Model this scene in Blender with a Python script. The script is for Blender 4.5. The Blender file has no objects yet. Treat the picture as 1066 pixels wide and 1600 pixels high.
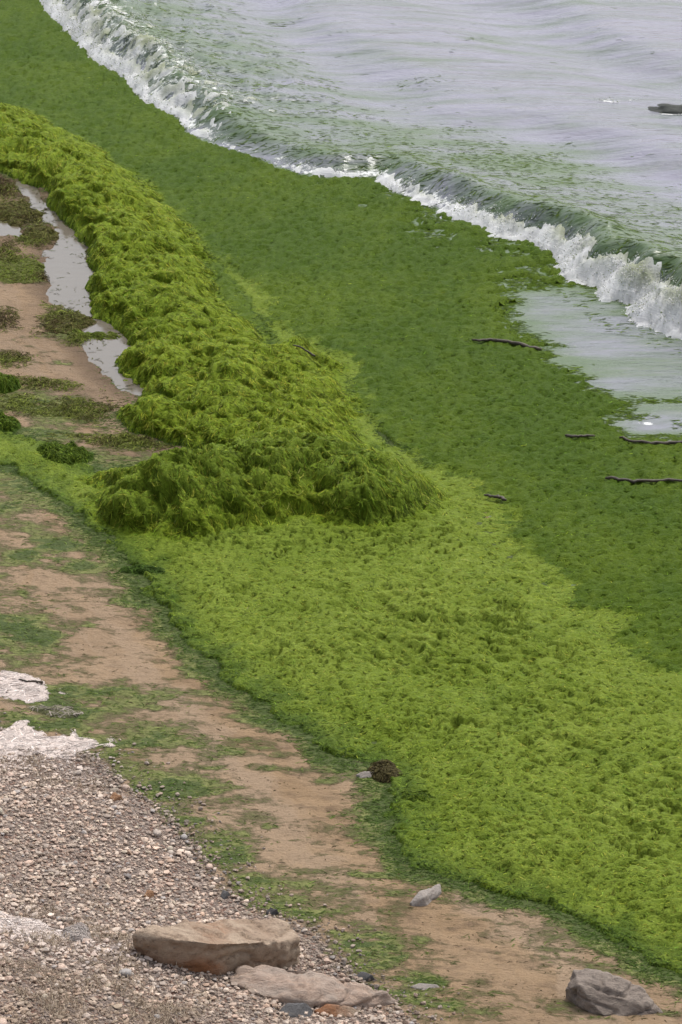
import bpy, bmesh, math
import numpy as np
from mathutils import Vector, noise as mnoise

S = bpy.context.scene
COL = S.collection
rng = np.random.default_rng(11)
R = math.radians

# ------------------------------------------------------------------ camera
CAM_H, PITCH, VFOV = 12.0, R(21.5), R(17.0)
FPX = 800.0 / math.tan(VFOV / 2)
cam = bpy.data.cameras.new('camera')
cam.sensor_fit = 'VERTICAL'
cam.sensor_height = 24.0
cam.lens = 12.0 / math.tan(VFOV / 2)
cam.clip_start, cam.clip_end = 0.5, 8000
camo = bpy.data.objects.new('camera', cam)
camo.location = (0, 0, CAM_H)
camo.rotation_euler = (math.pi / 2 - PITCH, 0, 0)
COL.objects.link(camo)
S.camera = camo

# ------------------------------------------------------------------ sky, sun, exposure
SUN_EL, SUN_AZ = R(58), R(25)          # azimuth from +Y towards +X
W = bpy.data.worlds.new('World')
S.world = W
W.use_nodes = True
nt = W.node_tree
nt.nodes.clear()
sky = nt.nodes.new('ShaderNodeTexSky')
sky.sky_type = 'NISHITA'
sky.sun_disc = False
sky.sun_elevation = SUN_EL
sky.sun_rotation = SUN_AZ
sky.air_density, sky.dust_density, sky.ozone_density = 1.0, 4.0, 1.0
hs = nt.nodes.new('ShaderNodeHueSaturation')
hs.inputs['Saturation'].default_value = 0.42
bg = nt.nodes.new('ShaderNodeBackground')
bg.inputs['Strength'].default_value = 0.138
wo = nt.nodes.new('ShaderNodeOutputWorld')
nt.links.new(sky.outputs[0], hs.inputs['Color'])
nt.links.new(hs.outputs[0], bg.inputs['Color'])
nt.links.new(bg.outputs[0], wo.inputs['Surface'])
sl = bpy.data.lights.new('sun', 'SUN')
sl.energy = 1.35
sl.angle = R(14)
sl.color = (1.0, 0.96, 0.9)
so = bpy.data.objects.new('sun', sl)
sd_ = Vector((math.sin(SUN_AZ) * math.cos(SUN_EL), math.cos(SUN_AZ) * math.cos(SUN_EL), math.sin(SUN_EL)))
so.rotation_euler = (-sd_).to_track_quat('-Z', 'Y').to_euler()
so.location = (0, 30, 40)
COL.objects.link(so)
S.view_settings.view_transform = 'Standard'
S.view_settings.look = 'None'
S.view_settings.gamma = 1.0
S.view_settings.use_curve_mapping = False
S.view_settings.exposure = 0.6

# ------------------------------------------------------------------ numpy noise and geometry helpers
def _h(ix, iy, seed):
    h = (ix.astype(np.int64) * 374761393 + iy.astype(np.int64) * 668265263 + seed * 982451653) & 0xFFFFFFFF
    h = ((h ^ (h >> 13)) * 1274126177) & 0xFFFFFFFF
    return ((h ^ (h >> 16)) & 0xFFFF) / 65536.0

def perlin(x, y, seed=0):
    xi, yi = np.floor(x), np.floor(y)
    fx, fy = x - xi, y - yi
    u, v = fx * fx * fx * (fx * (fx * 6 - 15) + 10), fy * fy * fy * (fy * (fy * 6 - 15) + 10)
    def g(dx, dy):
        a = _h(xi + dx, yi + dy, seed) * 6.28318
        return np.cos(a) * (fx - dx) + np.sin(a) * (fy - dy)
    a = g(0, 0) * (1 - u) + g(1, 0) * u
    b = g(0, 1) * (1 - u) + g(1, 1) * u
    return (a * (1 - v) + b * v) * 1.5          # about -1..1

def fbm(x, y, o=4, seed=0, gain=0.5):
    s, a, n = 0, 1.0, 0
    for i in range(o):
        s = s + a * perlin(x * 2 ** i, y * 2 ** i, seed + i * 17)
        n += a
        a *= gain
    return s / n

def billow(x, y, o=2, seed=0, gain=0.5):
    s, a, n = 0, 1.0, 0
    for i in range(o):
        s = s + a * np.abs(perlin(x * 2 ** i, y * 2 ** i, seed + i * 17))
        n += a
        a *= gain
    return s / n

def worley(x, y, seed=0):
    """rounded tufts: 1 on a tuft's top, near 0 in the creases between tufts"""
    xi, yi = np.floor(x), np.floor(y)
    d = np.full(np.shape(x), 9.0)
    for i in (-1, 0, 1):
        for j in (-1, 0, 1):
            cx, cy = xi + i, yi + j
            px, py = cx + _h(cx, cy, seed), cy + _h(cx, cy, seed + 5)
            k = 0.75 + 0.6 * _h(cx, cy, seed + 9)
            d = np.minimum(d, ((x - px) ** 2 + (y - py) ** 2) * k)
    return 1 - np.minimum(d, 1.0)

def sstep(a, b, x):
    t = np.clip((x - a) / (b - a), 0, 1)
    return t * t * (3 - 2 * t)

def seg_dist(x, y, poly, closed=True):
    d = np.full(np.shape(x), 1e18)
    n = len(poly)
    for i in range(n if closed else n - 1):
        ax, ay = poly[i]
        bx, by = poly[(i + 1) % n]
        ex, ey = bx - ax, by - ay
        t = np.clip(((x - ax) * ex + (y - ay) * ey) / (ex * ex + ey * ey + 1e-12), 0, 1)
        d = np.minimum(d, (x - ax - t * ex) ** 2 + (y - ay - t * ey) ** 2)
    return np.sqrt(d)

def sd_poly(x, y, poly):
    d = seg_dist(x, y, poly)
    ins = np.zeros(np.shape(x), bool)
    n = len(poly)
    for i in range(n):
        ax, ay = poly[i]
        bx, by = poly[(i + 1) % n]
        if ay == by:
            continue
        c = ((ay > y) != (by > y)) & (x < (bx - ax) * (y - ay) / (by - ay) + ax)
        ins ^= c
    return np.where(ins, d, -d)

CP, SP = math.cos(PITCH), math.sin(PITCH)
def at(px, py, z=0.0):
    """point of the place at height z that the photograph shows at (px, py)"""
    fx, fy = (px - 533) / FPX, (800 - py) / FPX
    dx, dy, dz = fx, CP + fy * SP, -SP + fy * CP
    t = (z - CAM_H) / dz
    return np.array([dx * t, dy * t])

# ------------------------------------------------------------------ plan of the shore (metres, sea level z = 0)
WL = [at(*p) for p in [(0, 150), (60, 172), (130, 205), (210, 252), (280, 320), (340, 400), (400, 490), (540, 565), (565, 640),
                       (660, 715), (790, 835), (900, 950), (1000, 1035), (1066, 1080)]]
SHORE = np.array([0.36, -0.933])
SEAN = np.array([0.933, 0.36])
w0, w1 = WL[0] - SHORE * 900, WL[-1] + SHORE * 900
LAND = [w0] + WL + [w1, w1 - SEAN * 1500, w0 - SEAN * 1500]

def base_beach(x, y):
    d = sd_poly(x, y, LAND)
    return np.where(d > 0, 0.055 * np.minimum(d, 8) + 0.01 * np.maximum(d - 8, 0) * (d < 60), np.maximum(0.09 * d, -1.5))

def at_beach(px, py, f=base_beach, dz=0.0):
    z = 0.1
    for _ in range(30):
        p = at(px, py, z + dz)
        z = 0.5 * z + 0.5 * float(f(p[:1], p[1:])[0])
    return at(px, py, z + dz)

SH = [at_beach(*p) for p in [(-60, 1140), (0, 1172), (60, 1172), (140, 1182), (195, 1232), (255, 1265), (295, 1315), (350, 1392), (420, 1432),
                             (485, 1462), (545, 1522), (600, 1560), (650, 1610)]]
s0, s1 = SH[0] - SHORE * 900, SH[-1] + SHORE * 900
SHINGLE = [s0] + SH + [s1, s1 - SEAN * 1400, s0 - SEAN * 1400]

PUD_PX = [(18, 280), (45, 286), (70, 300), (75, 322), (112, 350), (137, 390), (147, 430), (140, 468), (158, 495), (200, 520), (218, 540),
          (190, 562), (205, 588), (232, 606), (224, 620), (190, 606), (160, 585), (128, 545), (120, 510), (150, 505), (100, 480), (75, 455),
          (62, 425), (72, 395), (85, 365), (70, 348), (45, 322)]
PUD = [at_beach(*p) for p in PUD_PX]
PUD2 = [at_beach(*p) for p in [(-30, 338), (15, 340), (38, 352), (30, 368), (-30, 362)]]
PZ = float(np.mean([base_beach(p[:1], p[1:])[0] for p in PUD])) - 0.01

def ground_z(x, y, detail=True):
    z = base_beach(x, y)
    sh = sd_poly(x, y, SHINGLE)
    shc = np.clip(sh, 0, 6)
    z = z + 0.26 * shc * shc / (shc + 0.35) + 0.02 * np.clip(sh - 6, 0, 50)
    dp = np.maximum(sd_poly(x, y, PUD), sd_poly(x, y, PUD2))
    w = sstep(-0.7, -0.02, dp)
    z = z * (1 - w) + (PZ + 0.022) * w
    z = z - 0.06 * sstep(-0.06, 0.12, dp + 0.20 * fbm(x * 2.6, y * 1.7, 4, 5, .6))
    if detail:
        z = z + 0.02 * fbm(x * 1.1, y * 0.8, 3, 3) + 0.008 * fbm(x * 6, y * 4, 3, 4)
        z = z + 0.012 * (billow(x * 2.6, y * 2.2, 3, 42) - .25)
        z = z + 0.018 * sstep(0, .3, sh) * fbm(x * 3, y * 3, 3, 41)
    return z
def gz(x, y):
    return float(ground_z(np.array([float(x)]), np.array([float(y)]))[0])
def gpt(px, py, dz=0.0):
    p = at_beach(px, py, ground_z, dz)
    return float(p[0]), float(p[1]), gz(p[0], p[1]) + dz

# ------------------------------------------------------------------ breaking wave
FOOT = [at(*p) for p in [(58, -8), (78, 22), (112, 55), (150, 95), (196, 122), (225, 160), (283, 186), (292, 206), (345, 230), (412, 250), (462, 270),
                         (530, 279), (585, 277), (612, 296), (660, 316), (720, 342), (780, 366), (838, 380), (878, 404), (890, 432), (948, 446),
                         (958, 466), (1000, 474), (1006, 498), (1070, 522), (1130, 540)]]
f0, f1 = FOOT[0] - SHORE * 900, FOOT[-1] + SHORE * 900
SEA = [f0] + FOOT + [f1, f1 + SEAN * 3000, f0 + SEAN * 3000]

def amp(y):
    return np.interp(y, [30, 35.5, 37.5, 40, 42, 43.3, 44.6, 47, 50, 53, 60], [.42, .52, .46, .31, .22, .14, .25, .36, .42, .45, .4])

def wave_z(x, y, dw):
    A = amp(y)
    dn = dw + 0.07 * fbm(x * 2.5, y * 2.5, 3, 61)
    pr = sstep(-0.05, 0.55, dn) * np.exp(-np.maximum(dn - 0.55, 0) / 1.3)
    z = A * pr * (1 + 0.25 * fbm(x * 1.3, y * 1.3, 2, 62))
    far = sstep(1.0, 4.0, dw)
    ph = dw * 2 * math.pi / 3.6 + 1.6 * fbm(x * 0.22, y * 0.22, 2, 63)
    z = z + far * 0.11 * (np.sin(ph) + 0.35 * np.sin(2 * ph + 1)) * (0.6 + 0.8 * np.abs(fbm(x * 0.15, y * 0.1, 2, 64)))
    z = z + (0.3 + 0.7 * sstep(0, 1, dw)) * 0.022 * fbm(x * 0.9, y * 1.3, 4, 65)
    rough = sstep(43.5, 46, y) * sstep(0.0, .3, dw) * (1 - sstep(1.8, 3.0, dw))
    z = z + rough * 0.14 * (0.3 - billow(x * 1.6, y * 1.1, 3, 66))
    return z * (1 / (1 + np.maximum(np.hypot(x, y - 45) - 60, 0) / 40))

# ------------------------------------------------------------------ terrain grid (denser where things stand)
ang = np.linspace(R(34.0), R(12.0), 840)
yy = np.concatenate([[-60, -20, 0, 7, 12, 15, 16.8], CAM_H / np.tan(ang), [60, 66, 76, 95, 130, 200, 350, 700, 1500, 3000]])
tt = np.concatenate([[-40, -12, -6, -3.5, -2.4, -1.9, -1.6], np.linspace(-1.42, 1.42, 440), [1.6, 1.9, 2.4, 3.5, 6, 12, 40]])
NY, NT = len(yy), len(tt)
Yg = np.repeat(yy[:, None], NT, 1)
Wd = 0.0996 * np.sqrt(yy ** 2 + CAM_H ** 2)
Xg = tt[None, :] * Wd[:, None]
X, Y = Xg.ravel(), Yg.ravel()

def sample(G, x, y):
    G = G.reshape(NY, NT)
    fy = np.interp(y, yy, np.arange(NY))
    ft = np.interp(x / (0.0996 * np.sqrt(y * y + CAM_H ** 2)), tt, np.arange(NT))
    i = np.clip(fy.astype(int), 0, NY - 2)
    j = np.clip(ft.astype(int), 0, NT - 2)
    a, b = fy - i, ft - j
    return (G[i, j] * (1 - a) * (1 - b) + G[i + 1, j] * a * (1 - b) + G[i, j + 1] * (1 - a) * b + G[i + 1, j + 1] * a * b)

D_land = sd_poly(X, Y, LAND)
D_sh = sd_poly(X, Y, SHINGLE)
D_pud = np.maximum(sd_poly(X, Y, PUD), sd_poly(X, Y, PUD2))
D_w = sd_poly(X, Y, SEA)
GZ = ground_z(X, Y)
WZ = wave_z(X, Y, D_w)

# heaped ridge of seaweed and the thick mat
RIDGE = [at_beach(*p) for p in [(-120, 110), (0, 165), (40, 178), (90, 205), (130, 225), (170, 252), (210, 275), (245, 310), (275, 340), (310, 370), (322, 405),
    (330, 440), (370, 500), (430, 545), (500, 560), (532, 580), (530, 600), (550, 640), (555, 670), (590, 720), (640, 745), (680, 770), (695, 785),
    (690, 800), (660, 812), (620, 832), (540, 832), (470, 822), (420, 837), (370, 832), (320, 847), (240, 842), (190, 832), (145, 806),
    (155, 780), (140, 752), (165, 738), (210, 746), (260, 748), (310, 738), (345, 718), (325, 704), (280, 694), (240, 680), (200, 674), (165, 655),
    (190, 638), (232, 624), (228, 604), (200, 588), (186, 566), (212, 546), (198, 520), (152, 496), (137, 466), (146, 430), (136, 392), (112, 352),
    (76, 322), (70, 298), (22, 277), (-20, 262), (-140, 215)]]
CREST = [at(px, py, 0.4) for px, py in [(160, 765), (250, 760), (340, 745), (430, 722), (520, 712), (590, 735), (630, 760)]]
LIME = [at_beach(*p) for p in [(-40, 640), (0, 668), (60, 690), (120, 712), (150, 740), (330, 720), (420, 600), (420, 470), (340, 400), (360, 425), (420, 500), (545, 560), (570, 640),
    (600, 690), (680, 735), (762, 775), (795, 832), (822, 862), (882, 900), (902, 948), (960, 972), (1012, 1012), (1030, 1050), (1075, 1075),
    (1400, 1330), (1500, 1640), (1200, 1600), (1066, 1522), (1010, 1492), (960, 1470), (900, 1442), (830, 1410), (760, 1387), (695, 1372),
    (650, 1335), (610, 1290), (600, 1250), (612, 1195), (560, 1192), (515, 1168), (470, 1130), (420, 1098), (372, 1075), (325, 1030), (265, 972), (235, 925),
    (195, 865), (130, 805), (80, 780), (30, 730), (-40, 715)]]
D_r = sd_poly(X, Y, RIDGE) + 0.24 * fbm(X * 2.0, Y * 1.8, 4, 21, .6) + 0.04 * fbm(X * 8, Y * 6, 2, 22)
D_l = sd_poly(X, Y, LIME) + 0.22 * fbm(X * 1.6, Y * 1.2, 4, 23, .6) + 0.09 * fbm(X * 8, Y * 7, 3, 24)
d_c = seg_dist(X, Y, CREST, False)

D_l = D_l + sstep(.5, -.1, D_land) * sstep(33, 30, Y) * (.38 * fbm(X * 1.1, Y * 1.3, 4, 27, .6) + .12 * fbm(X * 5, Y * 6, 3, 28))

def warp(k, a, s):
    return X + a * fbm(X * k, Y * k, 2, s), Y + a * fbm(X * k, Y * k, 2, s + 7)
xa, ya = warp(1.6, 0.25, 31)
xb, yb = warp(5, 0.07, 33)
lump1 = billow(xa * 1.5, ya * 1.2, 2, 35)
lump2 = billow(xb * 4.2, yb * 3.0, 2, 36)
lump3 = billow(xb * 11, yb * 7.5, 2, 37)
tuft1 = worley(xa * 3.3 + .35 * lump2, ya * 3.0, 131)
tuft2 = worley(xb * 6.2 + .8 * lump1, yb * 7.8, 132)
tuft3 = worley(xb * 10 + lump2, yb * 18, 133)
tuft4 = worley(X * 10 + fbm(X * 3, Y * 3, 2, 134), Y * 16 + .6 * fbm(X * 4, Y * 4, 2, 136), 135)
lump4 = perlin(xb * 26, yb * 16, 38)
h_r = 0.29 * (1 - np.exp(-np.maximum(D_r, 0) / 0.45)) * (0.85 + 0.5 * fbm(X * 0.5, Y * 0.5, 2, 39))
h_r = h_r + 0.15 * np.exp(-(d_c / 0.5) ** 2) * (.6 + .9 * np.clip(.5 + fbm(X * .9, Y * .9, 2, 40), 0, 1)) * sstep(0, 0.35, D_r)
kr = sstep(0.0, 0.25, D_r)
h_r = h_r + kr * (0.13 * (lump1 - 0.25) + 0.10 * (tuft1 - 0.7) + 0.06 * (tuft2 - 0.7) + 0.04 * (tuft3 - .7) + 0.016 * lump4 + .07 * fbm(xa * 1.2, ya * 1.2, 2, 137))
rough_l = 0.4 + 0.9 * sstep(-0.3, 0.3, fbm(X * 0.55, Y * 0.4, 3, 45)) * sstep(0.3, 1.2, D_l)
h_l = 0.004 + 0.09 * sstep(-.05, 0.9, D_l + .25 * fbm(X * 2.5, Y * 2.5, 3, 26)) + sstep(0.05, 0.6, D_l) * rough_l * (0.07 * (lump1 - 0.25) + 0.02 * (tuft1 - 0.7) + 0.035 * (tuft2 - 0.7) + 0.045 * (tuft3 - .7)) + 0.034 * sstep(0, .2, D_l) * (tuft3 - .7) + 0.010 * lump4
crease = np.maximum(sstep(0.04, 0.0, np.abs(fbm(xb * 1.3, yb * 2.0, 3, 47))), sstep(0.03, 0.0, np.abs(fbm(xb * 2.1, yb * 3.4, 3, 49)))) * sstep(-0.05, 0.3, fbm(X * 1.1, Y * 0.9, 2, 48)) * sstep(.2, .8, D_l)
h_l = h_l - 0.08 * crease
h_f = 0.03 + 0.06 * (tuft4 - 0.7) + 0.022 * (tuft3 - .7) + 0.02 * (lump2 - .25) + 0.010 * lump4
h_f = np.maximum(h_f, .004)
WGZ = np.maximum(GZ, WZ + 0.0)
inl = sstep(-0.18, 0.2, D_l + 0.35 * fbm(X * 3, Y * 2.4, 3, 25))
thick = h_f * (1 - inl) + h_l * inl
land_edge = np.maximum(D_l, D_r)
thick = np.where((D_land > 0.1) & ~((D_land < 0.95) & (Y > 33.4)), np.where(land_edge > 0, 1, 0) * thick - 0.03 * sstep(0.02, -0.08, land_edge), thick)
thick = thick + np.maximum(h_r, -0.02) * sstep(-0.05, 0.05, D_r)
SWZ = WGZ + thick
# the swash has rolled the weed shoreward: every tuft leans towards the land and overhangs its foot
LEAN = kr * (0.15 * tuft1 + 0.075 * tuft2) * sstep(0, .3, D_r) + sstep(.1, .7, D_l) * (1 - kr) * rough_l * (.04 * tuft1 + .045 * tuft2)
LEANX, LEANY = -0.45 * LEAN, -0.85 * LEAN

# floating seaweed density on the water
PALE = [at(*p) for p in [(1180, 500), (1060, 492), (990, 480), (905, 465), (850, 470), (848, 500), (895, 535), (935, 578), (962, 606), (1066, 618), (1180, 622)]]
PALE2 = [at(*p) for p in [(1180, 640), (1040, 642), (1000, 655), (1015, 668), (1180, 672)]]
stx = fbm(X * 1.5, Y * 2.8, 5, 51, 0.74)
d_pale = np.maximum(sd_poly(X, Y, PALE), sd_poly(X, Y, PALE2))
DEN = 1.0 - sstep(-0.9, 0.25, d_pale)
p_mix = at(840, 425)
near_foot = sstep(-2.4, -0.1, D_w) * np.interp(Y, [34, 37, 40, 43, 45, 47], [0.75, 0.75, 0.6, 0.32, 0.1, 0.03])
DEN = DEN - near_foot * 0.75
DEN = DEN * (1 - sstep(-0.12, 0.05, D_w))
DENn = DEN + 0.8 * stx * sstep(0.02, 0.5, 1 - DEN) + 0.2 * stx * sstep(.05, .35, 1 - DEN)

edge_t = sstep(0.40, 0.62, DENn)
SWZ = np.where((D_land < 0.1) & (D_l < -0.1) & (D_r < 0), WGZ + thick * edge_t - 0.012 * (1 - edge_t), SWZ)

# ------------------------------------------------------------------ mesh makers
def new_mesh(name, co, faces, mat, attrs=None, smooth=True, parent=None):
    """faces: (n,3) or (n,4) index array"""
    me = bpy.data.meshes.new(name)
    n, k = faces.shape
    me.vertices.add(len(co))
    me.vertices.foreach_set('co', np.asarray(co, np.float32).ravel())
    me.loops.add(n * k)
    me.loops.foreach_set('vertex_index', faces.astype(np.int32).ravel())
    me.polygons.add(n)
    me.polygons.foreach_set('loop_start', np.arange(0, n * k, k, dtype=np.int32))
    me.update(calc_edges=True)
    me.polygons.foreach_set('use_smooth', np.full(n, smooth))
    for an, av in (attrs or {}).items():
        av = np.asarray(av, np.float32)
        if av.ndim == 1:
            a = me.attributes.new(an, 'FLOAT', 'POINT')
            a.data.foreach_set('value', av)
        else:
            a = me.attributes.new(an, 'FLOAT_COLOR', 'POINT')
            a.data.foreach_set('color', np.concatenate([av, np.ones((len(av), 1), np.float32)], 1).ravel())
    me.materials.append(mat)
    o = bpy.data.objects.new(name, me)
    COL.objects.link(o)
    if parent:
        o.parent = parent
    return o

def tag(o, label=None, cat=None, group=None, kind=None):
    for k, v in (('label', label), ('category', cat), ('group', group), ('kind', kind)):
        if v:
            o[k] = v
    return o

ii, jj = np.meshgrid(np.arange(NY - 1), np.arange(NT - 1), indexing='ij')
Q = np.stack([ii * NT + jj, ii * NT + jj + 1, (ii + 1) * NT + jj + 1, (ii + 1) * NT + jj], -1).reshape(-1, 4)
def crop(mask_face):
    f = Q[mask_face]
    u, inv = np.unique(f.ravel(), return_inverse=True)
    return u, inv.reshape(-1, 4)
def fmean(v):
    return v[Q].mean(1)
def fmax(v):
    return v[Q].max(1)
def fmin(v):
    return v[Q].min(1)

def ribbons(P, az, L, Wd_, hz, lift, K=4, bend=0.9, roll=0.7, shift=None):
    """strands lying on the surface hz(x, y): P (n,2); returns verts, quads, strand id per vertex"""
    n = len(P)
    b = rng.normal(0, bend * .5, n) + bend * 2.2 * perlin(P[:, 0] * 4.5, P[:, 1] * 4.5, 88)
    s = np.linspace(0, 1, K)
    a = az[:, None] + b[:, None] * (s[None] - 0.3)
    st = L[:, None] / (K - 1)
    dx, dy = np.cos(a) * st, np.sin(a) * st
    px = P[:, 0:1] + np.cumsum(dx, 1) - dx[:, :1] - (dx.sum(1) / 2)[:, None]
    py = P[:, 1:2] + np.cumsum(dy, 1) - dy[:, :1] - (dy.sum(1) / 2)[:, None]
    pz = hz(px.ravel(), py.ravel()).reshape(n, K) + lift[:, None] * (np.sin(s * math.pi)[None] * 1.0 + 0.15) - 0.003
    if shift:                               # matted weed: each strand bridges the hollows and moves with its tuft
        pz = .62 * pz + .38 * (pz[:, :1] * (1 - s) + pz[:, -1:] * s)
        px, py = px + shift[0](P[:, 0], P[:, 1])[:, None], py + shift[1](P[:, 0], P[:, 1])[:, None]
    r = rng.uniform(-roll, roll, n)[:, None]
    w = Wd_[:, None] * (0.35 + 0.65 * np.sin((s * 0.85 + 0.12) * math.pi))[None] * 0.5
    nx, ny = -np.sin(a) * np.cos(r) * w, np.cos(a) * np.cos(r) * w
    nz = np.sin(r) * w
    v = np.empty((n, K, 2, 3), np.float32)
    v[:, :, 0, 0], v[:, :, 0, 1], v[:, :, 0, 2] = px + nx, py + ny, pz + nz
    v[:, :, 1, 0], v[:, :, 1, 1], v[:, :, 1, 2] = px - nx, py - ny, pz - nz
    base = (np.arange(n) * K * 2)[:, None] + (np.arange(K - 1) * 2)[None]
    f = np.stack([base, base + 1, base + 3, base + 2], -1).reshape(-1, 4)
    return v.reshape(-1, 3), f, np.repeat(np.arange(n), K * 2)

def join(parts):
    """parts: list of (co, faces, col)"""
    co, fa, cl, k = [], [], [], 0
    for c, f, a in parts:
        co.append(c)
        fa.append(f + k)
        cl.append(a)
        k += len(c)
    return np.concatenate(co), np.concatenate(fa), np.concatenate(cl)

# ------------------------------------------------------------------ materials
def mat(name):
    m = bpy.data.materials.new(name)
    m.use_nodes = True
    t = m.node_tree
    p = t.nodes['Principled BSDF']
    return m, t, p
def N(t, typ, **kw):
    n = t.nodes.new(typ)
    for k, v in kw.items():
        if k in n.inputs:
            n.inputs[k].default_value = v
        else:
            setattr(n, k, v)
    return n
def attr(t, name):
    return N(t, 'ShaderNodeAttribute', attribute_name=name)
def mixc(t, fac, a, b, blend='MIX'):
    n = t.nodes.new('ShaderNodeMix')
    n.data_type = 'RGBA'
    n.blend_type = blend
    for i, v in ((0, fac), (6, a), (7, b)):
        if isinstance(v, (int, float)):
            n.inputs[i].default_value = v
        elif isinstance(v, tuple):
            n.inputs[i].default_value = (*v, 1)
        else:
            t.links.new(v, n.inputs[i])
    return n.outputs[2]
def math_(t, op, a, b=0.0, c=None):
    n = t.nodes.new('ShaderNodeMath')
    n.operation = op
    for i, v in enumerate((a, b) if c is None else (a, b, c)):
        if isinstance(v, (int, float)):
            n.inputs[i].default_value = v
        else:
            t.links.new(v, n.inputs[i])
    return n.outputs[0]
def ramp(t, fac, lo, hi):
    n = t.nodes.new('ShaderNodeMapRange')
    n.interpolation_type = 'SMOOTHSTEP'
    n.inputs[1].default_value, n.inputs[2].default_value = lo, hi
    t.links.new(fac, n.inputs[0])
    return n.outputs[0]
def coords(t, scale=(1, 1, 1)):
    g = t.nodes.new('ShaderNodeTexCoord')
    mp = N(t, 'ShaderNodeMapping')
    mp.inputs['Scale'].default_value = scale
    t.links.new(g.outputs['Object'], mp.inputs['Vector'])
    return mp.outputs[0]
def noise(t, scale, detail=4, rough=0.55, vec=None):
    n = N(t, 'ShaderNodeTexNoise', Scale=scale, Detail=detail, Roughness=rough)
    if vec is not None:
        t.links.new(vec, n.inputs['Vector'])
    return n.outputs['Fac']
def bump(t, p, h, strength, dist):
    b = N(t, 'ShaderNodeBump', Strength=strength, Distance=dist)
    t.links.new(h, b.inputs['Height'])
    t.links.new(b.outputs[0], p.inputs['Normal'])

# wet seaweed
m_weed, t, p = mat('wet_seaweed')
a = attr(t, 'col')
v = coords(t, (1, 1, 1))
nz1 = noise(t, 45, 5, 0.7, v)
c = mixc(t, ramp(t, nz1, 0.3, 0.75), (0.72, 0.76, 0.7), (1.22, 1.2, 1.1))
t.links.new(mixc(t, 1.0, a.outputs['Color'], c, 'MULTIPLY'), p.inputs['Base Color'])
p.inputs['Roughness'].default_value = 0.55
p.inputs['Specular IOR Level'].default_value = 0.06
tr = N(t, 'ShaderNodeBsdfTranslucent')
t.links.new(a.outputs['Color'], tr.inputs['Color'])
ms = N(t, 'ShaderNodeMixShader', Fac=0.15)
t.links.new(p.outputs[0], ms.inputs[1])
t.links.new(tr.outputs[0], ms.inputs[2])
t.links.new(ms.outputs[0], t.nodes['Material Output'].inputs['Surface'])
bump(t, p, math_(t, 'ADD', noise(t, 70, 5, 0.7, coords(t, (1, 0.7, 1))), math_(t, 'MULTIPLY', noise(t, 17, 4, 0.65, coords(t, (.8, 1.1, 1))), 1.6)), 0.9, 0.025)

# sand, shingle bed and the thin algae film on them
m_gr, t, p = mat('sand_and_shingle')
al, shg, wet = attr(t, 'algae').outputs['Fac'], attr(t, 'shingle').outputs['Fac'], attr(t, 'wet').outputs['Fac']
n_big = noise(t, 1.4, 4, 0.6, coords(t, (0.6, 1, 1)))
n_mid = noise(t, 9, 6, 0.65, coords(t, (0.5, 1, 1)))
n_fine = noise(t, 120, 4, 0.7)
sand = mixc(t, ramp(t, n_big, 0.35, 0.65), (0.245, 0.162, 0.090), (0.31, 0.21, 0.12))
sand = mixc(t, ramp(t, n_mid, 0.45, 0.75), sand, (0.145, 0.095, 0.055))
sand = mixc(t, ramp(t, n_fine, 0.35, 0.7), sand, (0.30, 0.215, 0.14))
n_sp = noise(t, 34, 5, 0.75, coords(t, (0.7, 1, 1)))
sand = mixc(t, math_(t, 'MULTIPLY', ramp(t, n_sp, 0.52, 0.7), .45), sand, (0.13, 0.085, 0.048))
sand = mixc(t, wet, sand, (0.095, 0.062, 0.038))
vor = N(t, 'ShaderNodeTexVoronoi', Scale=42)
t.links.new(coords(t), vor.inputs['Vector'])
sepc = t.nodes.new('ShaderNodeSeparateColor')
t.links.new(vor.outputs['Color'], sepc.inputs[0])
grav = mixc(t, sepc.outputs[0], (0.25, 0.19, 0.155), (0.43, 0.34, 0.285))
grav = mixc(t, ramp(t, sepc.outputs[1], .8, .9), grav, (0.27, 0.16, 0.12))
base = mixc(t, shg, sand, grav)
streak = noise(t, 5.5, 9, 0.76, coords(t, (0.68, 1.15, 1)))
film = ramp(t, math_(t, 'ADD', al, math_(t, 'MULTIPLY', math_(t, 'SUBTRACT', streak, 0.5), 2.0)), 0.38, 0.78)
green = mixc(t, ramp(t, noise(t, 30, 5, 0.7, coords(t, (0.6, 1, 1))), 0.35, 0.68), (0.105, 0.13, 0.034), (0.22, 0.24, 0.075))
green = mixc(t, ramp(t, al, 0.86, 0.98), green, (0.045, 0.085, 0.016))
t.links.new(mixc(t, math_(t, 'MULTIPLY', film, 0.9), base, green), p.inputs['Base Color'])
p.inputs['Roughness'].default_value = 0.85
p.inputs['Specular IOR Level'].default_value = 0.2
hh = math_(t, 'ADD', math_(t, 'MULTIPLY', n_mid, 0.7), math_(t, 'ADD', math_(t, 'MULTIPLY', n_fine, 0.25), math_(t, 'MULTIPLY', n_sp, 0.5)))
hh = math_(t, 'ADD', hh, math_(t, 'MULTIPLY', math_(t, 'MULTIPLY', shg, math_(t, 'SUBTRACT', 0.6, vor.outputs['Distance'])), 1.6))
hh = math_(t, 'ADD', hh, math_(t, 'MULTIPLY', film, math_(t, 'MULTIPLY', streak, 0.9)))
bump(t, p, hh, 1.0, 0.04)

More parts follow.
